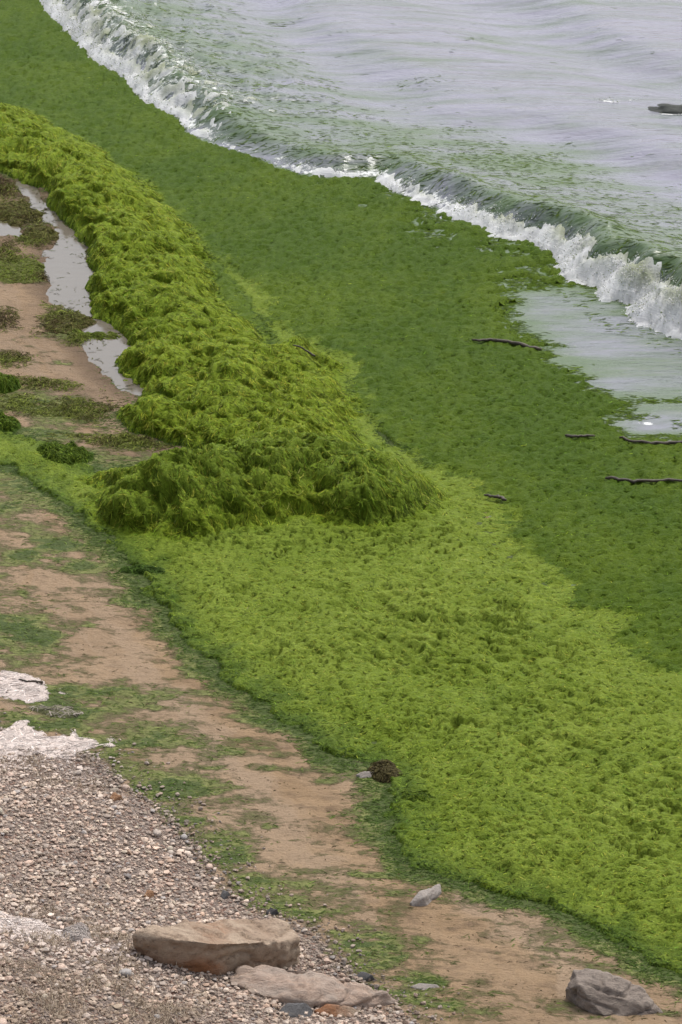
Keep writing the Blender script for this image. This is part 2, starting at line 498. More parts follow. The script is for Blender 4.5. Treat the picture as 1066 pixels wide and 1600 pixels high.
# turbid sea water
m_wa, t, p = mat('sea_water')
al, fo = attr(t, 'algae').outputs['Fac'], attr(t, 'foam').outputs['Fac']
v1 = coords(t, (0.25, 1.0, 1))
nst = noise(t, 2.2, 7, 0.65, v1)
fac = ramp(t, math_(t, 'ADD', al, math_(t, 'MULTIPLY', math_(t, 'SUBTRACT', nst, 0.5), 1.5)), 0.15, 0.9)
wc = mixc(t, fac, (0.205, 0.20, 0.255), (0.07, 0.115, 0.042))
nfo = noise(t, 10, 7, 0.7, coords(t, (0.8, 1.0, 1)))
ff = ramp(t, math_(t, 'ADD', fo, math_(t, 'MULTIPLY', math_(t, 'SUBTRACT', nfo, 0.5), 2.0)), 0.45, 0.75)
t.links.new(mixc(t, ff, wc, (0.78, 0.79, 0.76)), p.inputs['Base Color'])
rr = math_(t, 'ADD', math_(t, 'MULTIPLY', ff, 0.6), math_(t, 'MULTIPLY', fac, 0.2))
t.links.new(math_(t, 'ADD', rr, 0.1), p.inputs['Roughness'])
p.inputs['IOR'].default_value = 1.34
b1 = noise(t, 2.2, 5, 0.55, coords(t, (0.5, 1.2, 1)))
b2 = noise(t, 11, 4, 0.6, coords(t, (0.4, 1.0, 1)))
hw = math_(t, 'ADD', b1, math_(t, 'MULTIPLY', b2, 0.22))
bump(t, p, hw, 0.38, 0.16)

m_pu, t, p = mat('puddle_water')
p.inputs['Base Color'].default_value = (0.15, 0.13, 0.105, 1)
p.inputs['Roughness'].default_value = 0.06
p.inputs['IOR'].default_value = 1.34
bump(t, p, noise(t, 7, 4, 0.6, coords(t, (0.6, 1, 1))), 0.12, 0.03)

m_fo, t, p = mat('sea_foam')
a = attr(t, 'col')
t.links.new(a.outputs['Color'], p.inputs['Base Color'])
p.inputs['Roughness'].default_value = 0.6
bump(t, p, noise(t, 28, 6, 0.75), 0.6, 0.04)
trf = N(t, 'ShaderNodeBsdfTranslucent')
t.links.new(a.outputs['Color'], trf.inputs['Color'])
msf = N(t, 'ShaderNodeMixShader', Fac=0.5)
t.links.new(p.outputs[0], msf.inputs[1])
t.links.new(trf.outputs[0], msf.inputs[2])
t.links.new(msf.outputs[0], t.nodes['Material Output'].inputs['Surface'])

m_pe, t, p = mat('pebble_stone')
a = attr(t, 'col')
c = mixc(t, ramp(t, noise(t, 60, 4, 0.7), 0.3, 0.7), (0.75, 0.74, 0.73), (1.2, 1.18, 1.16))
t.links.new(mixc(t, 1.0, a.outputs['Color'], c, 'MULTIPLY'), p.inputs['Base Color'])
p.inputs['Roughness'].default_value = 0.8
bump(t, p, noise(t, 90, 4, 0.7), 0.5, 0.01)

def rock_mat(name, c1, c2, c3, low=None, zlo=0, zhi=1):
    m, t, p = mat(name)
    n1 = noise(t, 3.5, 6, 0.65)
    n2 = noise(t, 16, 6, 0.7)
    n3 = noise(t, 70, 4, 0.7)
    c = mixc(t, ramp(t, n1, 0.36, 0.64), c1, c2)
    c = mixc(t, ramp(t, n2, 0.48, 0.72), c, c3)
    c = mixc(t, math_(t, 'MULTIPLY', ramp(t, n3, 0.5, 0.75), 0.45), c, tuple(0.45 * q for q in c1))
    if low:
        g = t.nodes.new('ShaderNodeNewGeometry')
        sx = t.nodes.new('ShaderNodeSeparateXYZ')
        t.links.new(g.outputs['Position'], sx.inputs[0])
        zz = math_(t, 'ADD', sx.outputs[2], math_(t, 'MULTIPLY', math_(t, 'SUBTRACT', n1, 0.5), 0.35))
        ob = t.nodes.new('ShaderNodeTexCoord')
        so_ = t.nodes.new('ShaderNodeSeparateXYZ')
        t.links.new(ob.outputs['Object'], so_.inputs[0])
        c = mixc(t, math_(t, 'MULTIPLY', ramp(t, zz, zhi, zlo), ramp(t, math_(t, 'ADD', so_.outputs[0], math_(t, 'MULTIPLY', n1, .3)), .3, .05)), c, low)
    t.links.new(c, p.inputs['Base Color'])
    p.inputs['Roughness'].default_value = 0.85
    hgt = math_(t, 'ADD', n2, math_(t, 'MULTIPLY', n3, 0.4))
    bump(t, p, hgt, 0.8, 0.03)
    return m

m_wood, t, p = mat('wet_driftwood')
nw = noise(t, 40, 5, 0.7, coords(t, (0.25, 1, 1)))
t.links.new(mixc(t, ramp(t, nw, 0.35, 0.7), (0.03, 0.022, 0.014), (0.10, 0.075, 0.05)), p.inputs['Base Color'])
p.inputs['Roughness'].default_value = 0.6
bump(t, p, nw, 0.7, 0.01)

m_dry, t, p = mat('bleached_dry_algae')
a = attr(t, 'col')
c = mixc(t, ramp(t, noise(t, 28, 6, 0.72), 0.35, 0.7), (0.84, 0.80, 0.78), (1.08, 1.08, 1.08))
t.links.new(mixc(t, 1.0, a.outputs['Color'], c, 'MULTIPLY'), p.inputs['Base Color'])
p.inputs['Roughness'].default_value = 0.9
bump(t, p, noise(t, 45, 6, 0.72), 0.9, 0.03)

# ------------------------------------------------------------------ ground
FN = 0.75 * fbm(X * 1.5, Y * 3.4, 5, 97, .68)
wxx, wyy = X + .5 * fbm(X * 1.1, Y * 1.6, 4, 98, .6), Y + .34 * fbm(X * 1.3, Y * 1.9, 3, 99)
def blob_px(lst, soft=True):
    """sum of soft elliptical patches given as (px, py, rx, ry, amount), laid out on the ground in metres"""
    A = np.zeros(len(X))
    for px, py, rx, ry, am in lst:
        q = at_beach(px, py)
        sl_ = math.hypot(q[1], CAM_H)
        ex, ey = rx * sl_ / FPX, ry * sl_ * sl_ / (FPX * CAM_H)
        r = ((wxx - q[0]) / ex) ** 2 + ((wyy - q[1]) / ey) ** 2
        A = np.maximum(A, am * np.exp(-np.minimum(r, 50) * 0.7))
    return A
FILM = [(30, 990, 75, 55, .85), (10, 920, 40, 30, .5), (130, 1085, 130, 28, .8), (60, 1115, 90, 40, .8), (260, 1080, 90, 14, .65), (230, 1160, 120, 45, .75), (330, 1165, 100, 20, .7),
        (250, 1225, 110, 35, .85), (320, 1240, 70, 22, .6), (300, 1290, 60, 45, .8), (350, 1330, 70, 50, .85), (400, 1390, 90, 30, .75), (470, 1430, 120, 28, .75), (560, 1440, 60, 14, .6),
        (560, 1480, 80, 35, .85), (600, 1540, 80, 28, .75), (680, 1565, 130, 22, .7), (560, 1585, 120, 20, .6), (600, 1290, 70, 60, .8), (640, 1350, 70, 28, .9), (540, 1200, 60, 22, .75),
        (480, 1165, 60, 25, .7), (430, 1120, 60, 30, .8), (340, 1050, 60, 40, .65), (270, 980, 50, 40, .6), (200, 920, 70, 35, .6), (150, 950, 40, 10, .4), (150, 1025, 50, 12, .4),
        (700, 1500, 60, 14, .45), (760, 1440, 60, 14, .4), (860, 1500, 70, 14, .42), (740, 1540, 60, 12, .5), (430, 1270, 60, 10, .42), (480, 1320, 60, 12, .45), (420, 1195, 70, 12, .5), (960, 1500, 60, 12, .4),
        (40, 790, 40, 40, .75), (60, 850, 60, 45, .85), (130, 880, 60, 30, .75), (40, 720, 90, 60, .9), (90, 750, 90, 50, .9),
        (60, 560, 80, 20, .35), (20, 530, 40, 30, .4), (40, 630, 110, 26, .8), (130, 650, 100, 20, .75), (200, 690, 80, 18, .75), (160, 715, 80, 14, .65), (250, 715, 60, 10, .55), (60, 680, 90, 22, .75), (270, 735, 70, 10, .45),
        (10, 420, 60, 26, .6), (120, 515, 70, 22, .6), (40, 340, 40, 40, .6), (1040, 1540, 60, 16, .5), (950, 1590, 40, 10, .5)]
FILMG = blob_px(FILM)
ALG = np.maximum(FILMG * np.clip(1.12 + 1.0 * fbm(X * 1.8, Y * 3.6, 4, 100, .65), .25, 1.25), 0.95 * sstep(-0.5, -0.02, D_l) * (D_land > 0))
ALG = np.maximum(ALG, 0.6 * sstep(-0.25, 0.0, D_r))
ALG = np.maximum(ALG, .45 * np.clip(.85 + 1.1 * fbm(X * .9, Y * 1.1, 3, 102), .3, 1.1) * sstep(34, 31, Y) * (D_land > 0))
ALG0 = np.maximum(ALG, sstep(.42, .9, ALG + FN) * .95) * sstep(.12, .3, ALG) 
ALG = ALG0 * (1 - 0.97 * sstep(-0.1, 0.14, D_sh + .3 * fbm(X * 2.5, Y * 2.5, 4, 103, .6))) 
shing = sstep(-0.14, 0.12, D_sh + 0.22 * fbm(X * 3, Y * 3, 4, 71, .6))
wetf = np.maximum(0.8 * sstep(-0.45, 0.0, D_pud), blob_px([(130, 610, 60, 30, .55), (260, 705, 90, 18, .6), (20, 410, 90, 40, .35), (60, 520, 90, 90, .3)]))
u, f = crop((fmax(D_land) > -2.5) & (fmin(np.maximum(np.where(D_l > .45, 1., 0.) * (Y > 16.9), np.where(D_r > .45, 1., 0.))) < .5))
co = np.stack([X, Y, GZ], 1)[u]
ground = new_mesh('beach_ground', co, f, m_gr, {'algae': ALG[u], 'shingle': shing[u], 'wet': wetf[u]})
tag(ground, 'brown sandy beach rising to a shingle bank on the left', 'beach', kind='structure')

# ------------------------------------------------------------------ sea
GREEN_PX = [(440, 32, 60, 12, .65), (760, 62, 90, 16, .5), (660, 135, 110, 16, .55), (900, 150, 150, 30, .35), (600, 40, 60, 10, .25), (800, 262, 200, 34, .85), (640, 262, 80, 20, .8), (950, 290, 100, 30, .6),
            (900, 340, 100, 18, .55), (1020, 125, 60, 14, .4), (400, 115, 100, 18, .35), (760, 190, 120, 12, .3)]
def blob_sea(lst):
    A = np.zeros(len(X))
    for px, py, rx, ry, am in lst:
        q = at(px, py)
        sl_ = math.hypot(q[1], CAM_H)
        ex, ey = rx * sl_ / FPX, ry * sl_ * sl_ / (FPX * CAM_H)
        r = ((X - q[0]) / ex) ** 2 + ((Y - q[1]) / ey) ** 2
        A = np.maximum(A, am * np.exp(-np.minimum(r, 50) ** 1.2))
    return A
face_green = np.exp(-((D_w - 0.6) / 0.75) ** 2) * 0.78
ALGW = np.maximum.reduce([blob_sea(GREEN_PX), face_green, np.where(D_w < 0, 0.75 * sstep(0, .6, DEN + .3 * stx), 0), np.where(D_w < 0, .85 * sstep(.9, -.5, d_pale), 0), 0.64 * sstep(6.0, 1.0, D_w) * sstep(-.1, .4, D_w)])
ALGW = np.maximum(ALGW, np.where(D_w < 0, 0.58, 0.36))
FO = .85 * np.exp(-((D_w - 0.08) / 0.2) ** 2) * np.interp(Y, [35, 40, 42.5, 43.2, 44, 46, 60], [.95, .8, .6, .3, .6, .8, .9])
FO = np.maximum(FO, 0.5 * sstep(43.5, 46, Y) * sstep(-.1, .2, D_w) * sstep(1.5, .5, D_w))
FO = np.maximum(FO, blob_sea([(962, 163, 45, 5, .55), (1050, 183, 24, 3, .8), (1010, 662, 16, 4, .7)]))
u, f = crop((fmin(D_land) < 0.6))
water = new_mesh('sea_water', np.stack([X, Y, WZ], 1)[u], f, m_wa, {'algae': ALGW[u], 'foam': FO[u]})
tag(water, 'grey green sea with a low breaking wave rolling ashore', 'sea', kind='structure')

pp = np.array(PUD)
px0, px1, py0, py1 = pp[:, 0].min() - 1.0, pp[:, 0].max() + 0.3, pp[:, 1].min() - .3, pp[:, 1].max() + .6
gx, gy = np.meshgrid(np.linspace(px0, px1, 60), np.linspace(py0, py1, 120))
gx, gy = gx.ravel(), gy.ravel()
dp = np.maximum(sd_poly(gx, gy, PUD), sd_poly(gx, gy, PUD2))
i2, j2 = np.meshgrid(np.arange(119), np.arange(59), indexing='ij')
q2 = np.stack([i2 * 60 + j2, i2 * 60 + j2 + 1, i2 * 60 + j2 + 61, i2 * 60 + j2 + 60], -1).reshape(-1, 4)
q2 = q2[(dp > -0.25)[q2].all(1)]
pud = new_mesh('puddle_water', np.stack([gx, gy, np.full(len(gx), PZ)], 1), q2, m_pu)
tag(pud, 'shallow puddle of trapped water behind the seaweed ridge', 'puddle', kind='structure')

# ------------------------------------------------------------------ seaweed: colours, sheets and strands
C_LIME, C_LIME2 = np.array([.175, .243, .025]), np.array([.24, .31, .044])
C_FLOAT, C_FLOAT2 = np.array([.072, .126, .010]), np.array([.118, .176, .014])
C_RIDGE, C_RIDGE2 = np.array([.185, .26, .020]), np.array([.255, .33, .028])
C_DARK = np.array([.062, .11, .018])
def lerp(a, b, k):
    return a + (b - a) * k[:, None]
nb = fbm(X * 0.7, Y * 0.5, 4, 81)
nc = fbm(X * 5, Y * 3.5, 3, 82)
k_near = sstep(44, 27, Y)
colF = lerp(np.repeat(C_FLOAT[None], len(X), 0), C_FLOAT2, np.clip(0.25 + 0.9 * nb + 0.5 * nc + 0.15 * sstep(-1.2, -0.1, D_l) * sstep(46, 40, Y), 0, 1))
colL = lerp(np.repeat(C_LIME[None], len(X), 0), C_LIME2, np.clip(0.45 + 0.9 * nb + 0.7 * nc, 0, 1))
colL = lerp(colL, np.array([.135, .20, .022]), sstep(.1, .55, fbm(X * 1.1 + 5, Y * 1.3, 4, 84, .6)) * .7)
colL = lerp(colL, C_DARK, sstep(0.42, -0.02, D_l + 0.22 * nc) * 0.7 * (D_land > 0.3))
colR = lerp(np.repeat(C_RIDGE[None], len(X), 0), C_RIDGE2, np.clip(0.4 + 0.7 * nb + 0.6 * nc, 0, 1))
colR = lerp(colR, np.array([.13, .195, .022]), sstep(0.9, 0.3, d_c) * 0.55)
colFL = lerp(colF, C_LIME, sstep(-0.1, 0.15, D_l + 0.4 * nc + .15 * fbm(X * 11, Y * 12, 2, 83)) * .9)
colFL = np.where((D_l > 0)[:, None], colL * inl[:, None] + colFL * (1 - inl[:, None]), colFL)
colS = lerp(colFL, C_RIDGE, sstep(-0.12, 0.0, D_r))
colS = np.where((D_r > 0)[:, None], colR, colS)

fr = fmean(D_r) > 0
fr_edge = (fmean(D_r) > -0.09)
fl = (fmean(D_l) > -0.05)
inner = (Yg[Q[:, 0] // NT, 0] > 17) & (np.abs(tt[Q[:, 0] % NT]) < 2.5) & (yy[Q[:, 0] // NT] < 75)
seaward = (fmean(D_land) < 0.15) | ((fmean(D_land) < 0.9) & (yy[Q[:, 0] // NT] > 33.5) & (fmean(D_r) < 0.05))
ffl = (fmean(DENn) > 0.42) & seaward & (fmean(D_w) < 0.1)
lab = np.zeros(len(Q), int)
lab[ffl & inner] = 3
lab[fl & inner & (fmean(D_land) > -1.3)] = 2
lab[(fr | (fr_edge & ~fl & ~ffl)) & inner] = 1
SWZs = SWZ
fa_ = np.sqrt(np.abs((Xg.ravel()[Q[:, 1]] - Xg.ravel()[Q[:, 0]]) * (Y[Q[:, 3]] - Y[Q[:, 0]])))
gyv, gxv = np.gradient(SWZ.reshape(NY, NT))
hz_sw = lambda x, y: sample(SWZs, x, y)
EPS = 0.05

def pick(mask, n, wt=None):
    idx = np.nonzero(mask)[0]
    w_ = fa_[idx] * (1 if wt is None else wt[idx])
    ch = rng.choice(idx, n, p=w_ / w_.sum())
    a, b = rng.random(n), rng.random(n)
    q = Q[ch]
    x = (X[q[:, 0]] * (1 - a) + X[q[:, 1]] * a) * (1 - b) + (X[q[:, 3]] * (1 - a) + X[q[:, 2]] * a) * b
    y = Y[q[:, 0]] * (1 - b) + Y[q[:, 3]] * b
    return np.stack([x, y], 1), ch

def strand_cols(ch, n, src, sat=0.25):
    c = src[Q[ch, 0]] * rng.lognormal(0, sat, n)[:, None]
    c *= np.exp(.42 * perlin(X[Q[ch, 0]] * 13, Y[Q[ch, 0]] * 13, 89) + .3 * perlin(X[Q[ch, 0]] * 4, Y[Q[ch, 0]] * 4, 90))[:, None]
    c *= np.where(rng.random(n) < .12, .5, 1.0)[:, None]
    c[:, 0] *= rng.lognormal(0, 0.12, n)
    return np.clip(c, 0.004, 0.5)

visible = (np.abs(tt[Q[:, 0] % NT]) < 1.2) & (yy[Q[:, 0] // NT] < 56)
def weed_layer(name, code, n, Lr, wr, lift, dirfun, label, cat, wt=None, bend=1.4, roll=0.45, sat=0.25):
    u, f = crop(lab == code)
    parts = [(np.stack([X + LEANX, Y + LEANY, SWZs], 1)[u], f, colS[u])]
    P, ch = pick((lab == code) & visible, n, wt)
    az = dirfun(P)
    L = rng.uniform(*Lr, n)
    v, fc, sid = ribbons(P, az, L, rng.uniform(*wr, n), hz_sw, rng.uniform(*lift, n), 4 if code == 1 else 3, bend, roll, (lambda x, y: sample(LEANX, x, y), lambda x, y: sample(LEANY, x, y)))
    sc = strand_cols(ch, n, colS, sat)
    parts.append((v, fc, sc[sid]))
    co, fa, cl = join(parts)
    o = new_mesh(name, co, fa, m_weed, {'col': cl})
    tag(o, label, cat, kind='stuff')
    return o

def dir_slope(P):
    x, y = P[:, 0], P[:, 1]
    e = 0.045
    sx = hz_sw(x + e, y) - hz_sw(x - e, y)
    sy = hz_sw(x, y + e) - hz_sw(x, y - e)
    a = 2.6 * perlin(x * 1.8, y * 1.4, 91) + 2.2 * perlin(x * 5, y * 5, 92) + rng.normal(0, 0.35, len(x))
    sx, sy = sx / e * 0.35, sy / e * 0.35
    vx, vy = -sx * 1.0 + 0.6 * np.cos(a), -sy * 1.0 + 0.6 * np.sin(a)
    return np.arctan2(vy, vx) + rng.normal(0, 0.25, len(x))
def dir_mat(P):
    x, y = P[:, 0], P[:, 1]
    return 1.1 * perlin(x * 1.3, y * 1.1, 93) + 1.1 * perlin(x * 5, y * 4, 94) + rng.normal(0, 0.5, len(x)) + rng.integers(0, 2, len(x)) * math.pi
def dir_float(P):
    x, y = P[:, 0], P[:, 1]
    return 0.3 + 0.7 * perlin(x * 1.0, y * 0.8, 95) + rng.normal(0, 0.5, len(x))

weed_layer('seaweed_ridge', 1, 94000, (0.06, 0.15), (0.0035, 0.0075), (-0.004, 0.018), dir_slope,
           'heaped olive green ridge of stranded seaweed ending in a mound', 'seaweed', sat=0.6)
weed_layer('seaweed_mat', 2, 90000, (0.03, 0.085), (0.004, 0.008), (-.002, 0.009), dir_mat,
           'thick lime green mat of seaweed covering the waterline', 'seaweed', sat=0.46)
weed_layer('floating_seaweed', 3, 50000, (0.03, 0.09), (0.005, 0.010), (-.002, 0.006), dir_float,
           'dark green carpet of seaweed floating between ridge and breaker', 'seaweed', sat=0.5)

# loose strands of the thin film on the sand
hz_g = lambda x, y: sample(GZ, x, y)
TOP = np.where(D_land > -.3, np.maximum(GZ, np.where((D_l > -.1) | (D_r > -.1), SWZs, -9)), GZ)
hz_t = lambda x, y: sample(TOP, x, y)
fm = fmean(ALG)
wt = np.clip(fm - 0.4, 0, 0.5) + 0.9 * np.exp(-((fmean(land_edge) + .08) / .13) ** 2)
P, ch = pick((wt > 0) & visible & ((lab == 0) | (fmean(land_edge) < .07)) & (fmean(D_land) > 0) & (fmean(D_sh) < 0.02), 34000, wt)
v, fc, sid = ribbons(P, rng.normal(0.1, 0.6, len(P)), rng.uniform(.03, .10, len(P)), rng.uniform(.004, .009, len(P)), hz_t, rng.uniform(0, .010, len(P)), 3, 1.0, 0.5)
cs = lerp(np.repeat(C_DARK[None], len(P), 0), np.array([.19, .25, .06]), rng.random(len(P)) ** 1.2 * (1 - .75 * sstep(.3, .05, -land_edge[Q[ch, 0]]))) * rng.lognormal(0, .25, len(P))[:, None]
o = new_mesh('seaweed_strands', v, fc, m_weed, {'col': cs[sid]})
tag(o, 'thin green seaweed strands strewn over the brown sand', 'seaweed', kind='stuff')

P, ch = pick(visible & (lab == 0) & (fmean(D_land) > 0) & (fmean(D_sh) < 0.02) & (fmean(D_pud) < -.05), 3500, np.clip(.15 + fmean(FN), .02, 1))
v, fc, sid = ribbons(P, rng.normal(0.1, 0.6, len(P)), rng.lognormal(math.log(.035), .5, len(P)), rng.uniform(.004, .010, len(P)), hz_g, rng.uniform(.001, .008, len(P)), 3, 1.0, 0.5)
cs = lerp(np.repeat(np.array([[.05, .032, .018]]), len(P), 0), np.array([.16, .13, .05]), rng.random(len(P)) ** 1.5)
o = new_mesh('dead_weed_scraps', v, fc, m_weed, {'col': cs[sid]})
tag(o, 'small dark scraps of dead weed scattered over the bare sand', 'weed scraps', kind='stuff')
WRK = np.zeros(len(X))
for px_, py_, rx_, ry_ in [(10, 300, 40, 24), (45, 335, 45, 26), (60, 372, 34, 20), (5, 400, 50, 22), (50, 430, 40, 14), (95, 500, 40, 24), (150, 528, 60, 14), (5, 500, 25, 20), (15, 560, 30, 14), (120, 640, 120, 18), (200, 690, 100, 16), (60, 600, 70, 12)]:
    a_ = at_beach(px_, py_)
    sl_ = math.hypot(a_[1], CAM_H)
    WRK = np.maximum(WRK, np.exp(-((X - a_[0]) / (rx_ * sl_ / FPX)) ** 2 - ((Y - a_[1]) / (ry_ * sl_ * sl_ / (FPX * CAM_H))) ** 2))
WRK = np.clip(WRK - .15 + .7 * fbm(X * 2.2, Y * 2.4, 4, 161, .65) * (WRK > .1), 0, 1)
P, ch = pick(visible & (lab == 0) & (fmean(D_land) > 0) & (fmean(WRK) > .05), 11000, fmean(WRK))
v, fc, sid = ribbons(P, rng.normal(0.1, 0.8, len(P)), rng.lognormal(math.log(.075), .4, len(P)), rng.uniform(.006, .013, len(P)), hz_g, rng.uniform(.003, .05, len(P)) * sample(WRK, P[:, 0], P[:, 1]) ** .7, 3, 1.2, 0.6)
kb = np.clip(.5 + .9 * perlin(P[:, 0] * 2, P[:, 1] * 2, 162) + rng.normal(0, .25, len(P)) + .25 * (P[:, 1] < 34), 0, 1)
cs = lerp(np.repeat(np.array([[.085, .058, .028]]), len(P), 0), np.array([.16, .19, .035]), kb) * rng.lognormal(0, .3, len(P))[:, None]
o = new_mesh('wrack_line', v, fc, m_weed, {'col': cs[sid]})
tag(o, 'brown and olive weed wrack strewn between sand and puddle', 'wrack', kind='stuff')
P = np.stack([rng.uniform(pp[:, 0].min(), pp[:, 0].max(), 6000), rng.uniform(pp[:, 1].min(), pp[:, 1].max(), 6000)], 1)
dpp = sd_poly(P[:, 0], P[:, 1], PUD)
P = P[(dpp > -.05) & (rng.random(6000) < np.exp(-np.maximum(dpp, 0) / .12) * sstep(-.1, .4, fbm(P[:, 0] * 3, P[:, 1] * 3, 3, 171)) + .03)]
v, fc, sid = ribbons(P, rng.normal(0.1, .8, len(P)), rng.lognormal(math.log(.06), .4, len(P)), rng.uniform(.006, .014, len(P)), lambda x, y: np.full(len(x), PZ + .004), rng.uniform(0, .01, len(P)), 3, 1.2, 0.4)
cs = lerp(np.repeat(np.array([[.075, .052, .026]]), len(P), 0), np.array([.12, .16, .03]), rng.random(len(P)))
o = new_mesh('puddle_scraps', v, fc, m_weed, {'col': cs[sid]})
tag(o, 'brown green weed scraps floating along the puddle edges', 'weed scraps', kind='stuff')
q_ = [at_beach(*p_, ground_z) for p_ in [(60, 1580), (220, 1570), (120, 1465), (40, 1500), (90, 1190)]]
dbr = np.max([np.exp(-(((X - a_[0]) / .55) ** 2 + ((Y - a_[1]) / .6) ** 2)) for a_ in q_], 0) * sstep(-.2, .3, fbm(X * 3, Y * 3, 3, 151))
P, ch = pick(visible & (fmean(D_sh) > 0), 7000, .02 + fmean(dbr))
v, fc, sid = ribbons(P, rng.normal(0.1, 1.0, len(P)), rng.lognormal(math.log(.07), .4, len(P)), rng.uniform(.002, .005, len(P)), hz_g, rng.uniform(.015, .05, len(P)), 3, 1.0, 0.5)
cs = lerp(np.repeat(np.array([[.16, .11, .07]]), len(P), 0), np.array([.45, .37, .27]), rng.random(len(P)) ** 1.3)
o = new_mesh('straw_debris', v, fc, m_dry, {'col': cs[sid]})
tag(o, 'brown dry straw debris caught among the pebbles', 'straw', kind='stuff')

# sparse floating strands beyond the breaker
sw = np.clip(fmean(ALGW + 0.5 * stx) - 0.45, 0, 1) * (fmean(D_w) > -.6) + 2.0 * sstep(.05, .35, fmean(DENn)) * (fmean(D_w) < 0)
wz = lambda x, y: sample(WZ, x, y)
P, ch = pick((sw > 0) & visible & (fmean(D_land) < -.5) & (lab == 0), 16000, sw)
v, fc, sid = ribbons(P, rng.normal(0, 0.4, len(P)), rng.uniform(.05, .2, len(P)), rng.uniform(.008, .016, len(P)), wz, rng.uniform(.002, .008, len(P)), 3, .6, .2)
cs = lerp(np.repeat(C_FLOAT[None], len(P), 0), C_FLOAT2, rng.random(len(P))) * rng.lognormal(0, .25, len(P))[:, None]
o = new_mesh('drifting_seaweed', v, fc, m_weed, {'col': cs[sid]})
tag(o, 'loose scraps of green seaweed adrift around the breaking wave', 'seaweed', kind='stuff')

# ------------------------------------------------------------------ foam
def ico(sub):
    bm = bmesh.new()
    bmesh.ops.create_icosphere(bm, subdivisions=sub, radius=1.0)
    v = np.array([q.co[:] for q in bm.verts])
    f = np.array([[q.index for q in fc.verts] for fc in bm.faces])
    bm.free()
    return v, f
IV, IF = ico(1)
OV = np.array([[1, 0, 0], [-.9, .2, 0], [0, 1, .1], [.1, -1, 0], [0, .1, 1], [0, 0, -1.]])
OF = np.array([[0, 2, 4], [2, 1, 4], [1, 3, 4], [3, 0, 4], [2, 0, 5], [1, 2, 5], [3, 1, 5], [0, 3, 5]])
def blobs(C, Rr, squash, cols, jit=0.25, IV=IV, IF=IF):
    n = len(C)
    a = rng.uniform(0, 6.28, n)
    s = Rr[:, None] * np.stack([np.ones(n), rng.uniform(.6, 1, n), squash], 1)
    v = IV[None] * (1 + rng.uniform(-jit, jit, (n, len(IV), 1)))
    v = v * s[:, None]
    ca, sa = np.cos(a)[:, None], np.sin(a)[:, None]
    x, y = v[..., 0] * ca - v[..., 1] * sa, v[..., 0] * sa + v[..., 1] * ca
    v = np.stack([x, y, v[..., 2]], -1) + C[:, None]
    f = IF[None] + (np.arange(n) * len(IV))[:, None, None]
    return v.reshape(-1, 3), f.reshape(-1, 3), np.repeat(cols, len(IV), 0)

fden = FO * (0.35 + 1.4 * sstep(-.15, .35, fbm(X * 2.2, Y * 2.2, 4, 101, .6))) 
fden = fden * np.interp(Y, [34, 38, 40, 42, 43.2, 44.5, 47, 60], [1.6, 1.3, .9, .7, .3, .6, .9, 1.0])
fw = np.clip(fmean(fden) - 0.12, 0, 3)
kf = np.interp(Y, [34, 38, 40, 42, 43.2, 44.5, 47, 60], [1.25, 1.1, .8, .72, .32, .7, .85, .9])
fx1 = fbm(X * 1.9, Y * 2.4, 5, 141, .65)
fx2 = fbm(X * 6, Y * 7, 4, 146, .65)
fwd = np.interp(Y, [34, 36, 37.5, 39, 41, 42.6, 43.3, 44.5, 47, 60], [.34, .30, .26, .23, .20, .15, .07, .14, .20, .22])
fc0 = np.interp(Y, [34, 37, 40, 44, 60], [.10, .08, .05, .05, .08])
FM = 1.0 * kf * np.exp(-((D_w - fc0) / fwd) ** 2) + 0.75 * fx1 + .45 * fx2
wisp = sstep(42.8, 45, Y) * (sstep(-.1, .2, D_w) * sstep(1.9, .2, D_w) * .55 + 0.9 * fbm(X * 2.0, Y * 4.6, 5, 142, .7) + .7 * fx2)
FM = np.where(Y > 43, np.maximum(FM, wisp), FM)
FM = np.where((D_w < -.5) | (D_w > 2.2) | (np.exp(-((D_w - fc0) / fwd) ** 2) + (Y > 43) < .12), -1, FM)
ft = worley(X * 5 + 2 * fx1, Y * 5 + fx2, 143) * .55 + worley(X * 12 + fx1, Y * 12 + fx1, 144) * .45
FH = sstep(.45, 1.0, FM) * (0.006 + (0.04 + 0.09 * np.exp(-((D_w - .12) / .2) ** 2) * amp(Y) / .42 * np.interp(Y, [36, 38, 60], [1.4, .7, .7])) * ft * kf) - .015 * sstep(.56, .48, FM)
u, f = crop((fmean(FM) > .5) & visible)
fcol = np.array([.90, .90, .91]) * (1 + .25 * (fx2[u] + fx1[u])[:, None]).clip(.7, 1.12)
fcol = lerp(fcol, np.array([.42, .47, .24]), sstep(-.3, .4, fbm(X * 1.7 + 9, Y * 2.2, 4, 145, .65))[u] * .85 * sstep(.0, .25, D_w[u]))
o = new_mesh('foam_sheet', np.stack([X, Y, WZ + FH], 1)[u], f, m_fo, {'col': fcol})
tag(o, 'white foam sheet on the front and crest of the breaking wave', 'foam', kind='stuff')
FT = WZ + np.maximum(FH, 0)
n = 12000
P, ch = pick((fw > 0) & visible & (fmean(D_w) > -0.3), n, fw)
dwp = D_w[Q[ch, 0]]
up = .005 + rng.random(n) ** 3 * 0.07 * np.clip(amp(P[:, 1]) / 0.42, .3, 1.2) * np.exp(-((dwp - .15) / .3) ** 2)
rad = rng.lognormal(math.log(.0068), .35, n) 
C = np.stack([P[:, 0], P[:, 1], sample(FT, P[:, 0], P[:, 1]) + up], 1)
fc_ = np.clip(rng.normal(.87, .04, n), .6, .93)[:, None] * np.array([[1, 1, .985]])
gmix = (rng.random(n) < 0.18 + 0.22 * (P[:, 1] > 43))[:, None]
fc_ = np.where(gmix, fc_ * np.array([[.62, .68, .48]]), fc_)
